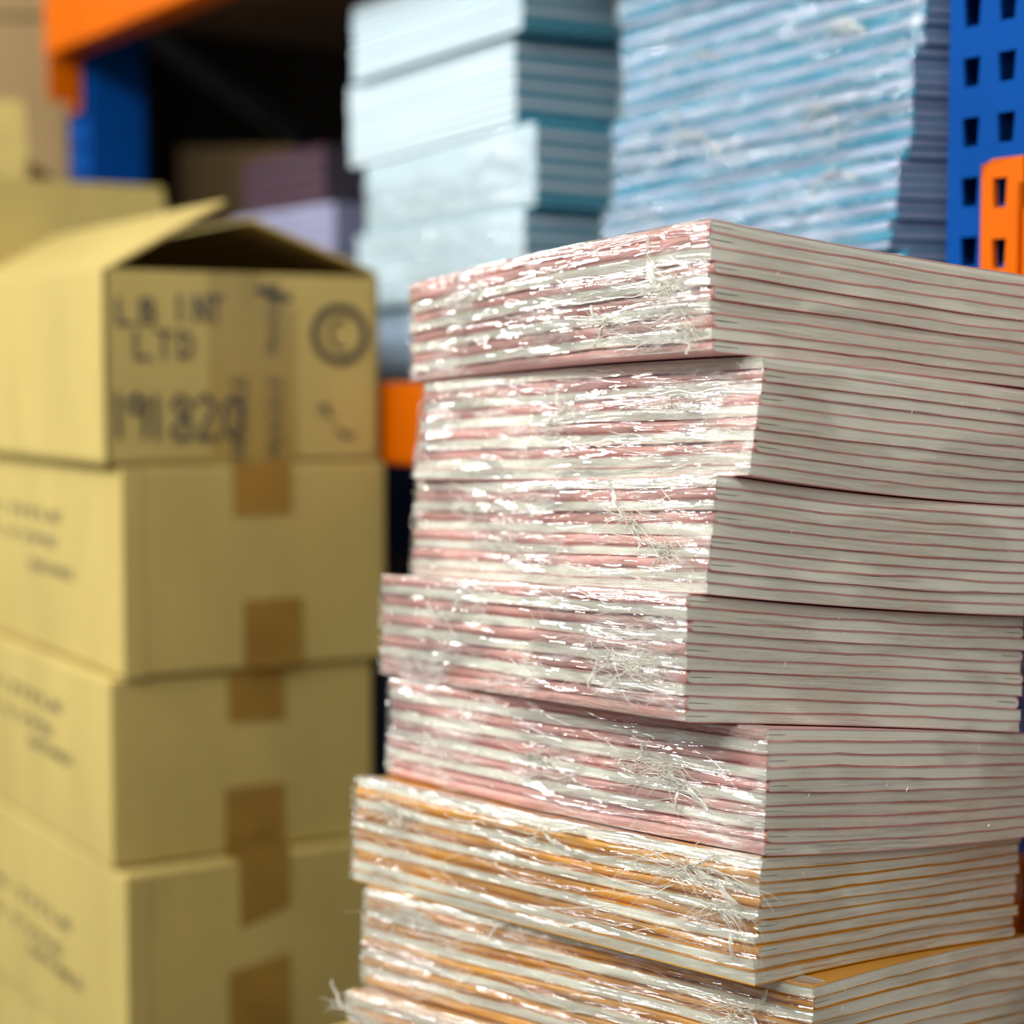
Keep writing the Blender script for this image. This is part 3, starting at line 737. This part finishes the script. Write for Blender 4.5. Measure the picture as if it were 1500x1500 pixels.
# small open carton standing between, with a lifted flap
rr, oo, ele, ere = carton('cardboard_box', (-.745, 2.02), HC+.001, HC+.235, .235, .20, 'light open carton with raised flaps at the far left edge', mat=CARD, open_top=True, el=np.array([-.10, .995, 0]), er=np.array([.995, .10, 0]))
q1 = at_depth(100, 155, 2.02)
fl = [(-.71, 2.005, HC+.235), (oo+ere*.235+ZU*.234), (q1), (-.735, 2.0, q1[2]+.0)]
P1 = oo+ZU*.234; P2 = oo+ere*.235+ZU*.234
vs = [P1, P2, P2+ZU*.062-ere*.004, P1+ZU*.062]; vs += [np.array(v)+np.array([0, .004, 0]) for v in vs]
mesh('end_flap', vs, [(0,1,2,3),(4,7,6,5),(0,4,5,1),(1,5,6,2),(2,6,7,3),(3,7,4,0)], CARD, rr)
vs = [P1+ere*.02-ZU*.0, P1+ere*.165, P1+ere*.155+np.array([0,-.13,.085]), P1+ere*.0+np.array([0,-.13,.085])]; vs += [np.array(v)+np.array([0, 0, .004]) for v in vs]
mesh('end_flap', vs, [(0,1,2,3),(4,7,6,5),(0,4,5,1),(1,5,6,2),(2,6,7,3),(3,7,4,0)], CARD, rr)
o = MB().box((-.80, 1.98, HC-.6), (.34, 0, 0), (0, .28, 0), (0, 0, .600)).build('cardboard_box', CARD_DK, None, .004); setp(o, 'tall brown carton hidden behind the left carton stack', 'cardboard box')
# dim cartons inside the rack
g = rp(LEFT+.10, .60, 0)
carton('cardboard_box', (-.47, 2.72), HC+.0, HC+.33, .36, .25, 'dim brown carton standing deep inside the dark rack', mat=CARD_DK, el=np.array([0, 1., 0]), er=np.array([1., 0, 0]))
o = MB().box((-.485, 2.70, HC-.70), (.39, 0, 0), (0, .36, 0), (0, 0, .699)).build('storage_crate', NAVY, None, .006); setp(o, 'dark crate supporting the dim carton deep in the rack', 'storage crate')
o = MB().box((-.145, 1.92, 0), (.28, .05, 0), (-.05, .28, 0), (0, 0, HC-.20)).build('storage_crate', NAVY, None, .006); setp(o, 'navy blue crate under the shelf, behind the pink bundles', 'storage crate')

# ---------------- supports below the frame
def pallet(cx, cy, z1, w, d, label):
    root = empty('wooden_pallet', (cx, cy, 0), label, 'pallet')
    for k in range(6): MB().box((cx-w/2+k*(w-.1)/5, cy-d/2, z1-.02), (.1, 0, 0), (0, d, 0), (0, 0, .02)).build('deck_board', WOOD, root, .002)
    for k in range(3): MB().box((cx-w/2, cy-d/2+k*(d-.09)/2, 0), (w, 0, 0), (0, .09, 0), (0, 0, z1-.0205)).build('stringer', WOOD, root, .002)
carton('cardboard_box', corner(176, 1560, 1.47), .0005, H4-.0004, WBX, LBX, 'bottom carton on the floor, only its corner in the photo', wob=.002, rot=-.01, group=gb)
pallet(.03, 1.04, .144, .40, .56, 'wooden pallet under the pink and orange booklets')
carton('cardboard_box', (.09, .80), .1445, HC-.3856, .34, .38, 'closed cardboard carton supporting the orange booklets', el=FR.el, er=FR.er)
# ---------------- room
def struct(o): o['kind'] = 'structure'; return o
struct(MB().box((-4, -3, -.05), (8, 0, 0), (0, 9, 0), (0, 0, .05)).build('floor', CONC))
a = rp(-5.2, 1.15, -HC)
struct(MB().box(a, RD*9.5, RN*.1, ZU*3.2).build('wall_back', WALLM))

# ---------------- light
def area(name, loc, tgt, sx, sy, power, col):
    l = bpy.data.lights.new(name, 'AREA'); l.shape = 'RECTANGLE'; l.size = sx; l.size_y = sy; l.energy = power; l.color = col
    o = bpy.data.objects.new(name, l); C.objects.link(o); o.location = loc
    d = Vector(tgt)-Vector(loc); o.rotation_euler = d.to_track_quat('-Z', 'Y').to_euler(); return o
area('tube_light_left_front', (-1.75, .15, 1.85), (-.1, 1.2, .6), 1.6, .13, 38, (.99, .99, .94))
area('glint_strip_left_mid', (-1.9, .85, 2.05), (-.1, 1.2, .6), 1.5, .11, 32, (.99, .99, .95))  # added unseen strip, kept narrow so the film folds show thin glints
area('glint_strip_left_low', (-2.2, .75, 1.30), (0, 1.1, .65), 1.2, .08, 11, (.95,.98, 1))  # added low strip, unseen, for more line-shaped reflections in the wrap
area('glint_strip_left_rear', (-2.0, 2.05, 1.75), (-.1, 1.0, .7), 2.0, .12, 27, (.99, .99, .95))  # added unseen strip at the angle where the upper bundles' film glints
area('strip_light_overhead', (-.3, .1, 2.7), (0, 1.2, .7), 1.6, .10, 8, (1, .97, .92))
area('fill_light_right', (1.05, -.20, 1.10), (.25, 1.0, .6), .6, .6, 7.2, (.98, 1, .97))  # added fill close to the stack, brightens its right faces; no window there
area('fill_light_behind_camera', (-.22, -.3, 1.6), (.05, 1.5, .8), .7, .06, 13, (.97, 1, 1))  # added unseen fill, reaches the teal side of the white-edged stack
w = bpy.data.worlds.new('World'); bpy.context.scene.world = w; w.use_nodes = True
w.node_tree.nodes['Background'].inputs[0].default_value = (.90, .96, 1, 1); w.node_tree.nodes['Background'].inputs[1].default_value = .16

# ---------------- camera
cd = bpy.data.cameras.new('Camera'); cam = bpy.data.objects.new('Camera', cd); C.objects.link(cam)
cam.location = tuple(CAM); cam.rotation_euler = (math.pi/2-PITCH, 0, 0)
cd.sensor_width = 36; cd.sensor_fit = 'HORIZONTAL'; cd.lens = 36*F/1500; cd.clip_start = .01; cd.clip_end = 50
cd.dof.use_dof = True; cd.dof.focus_distance = .90; cd.dof.aperture_fstop = 3.9
sc = bpy.context.scene; sc.camera = cam
sc.view_settings.view_transform = 'Standard'; sc.view_settings.look = 'None'; sc.view_settings.gamma = 1; sc.view_settings.exposure = -0.12
try: sc.view_settings.use_curve_mapping = False
except Exception: pass
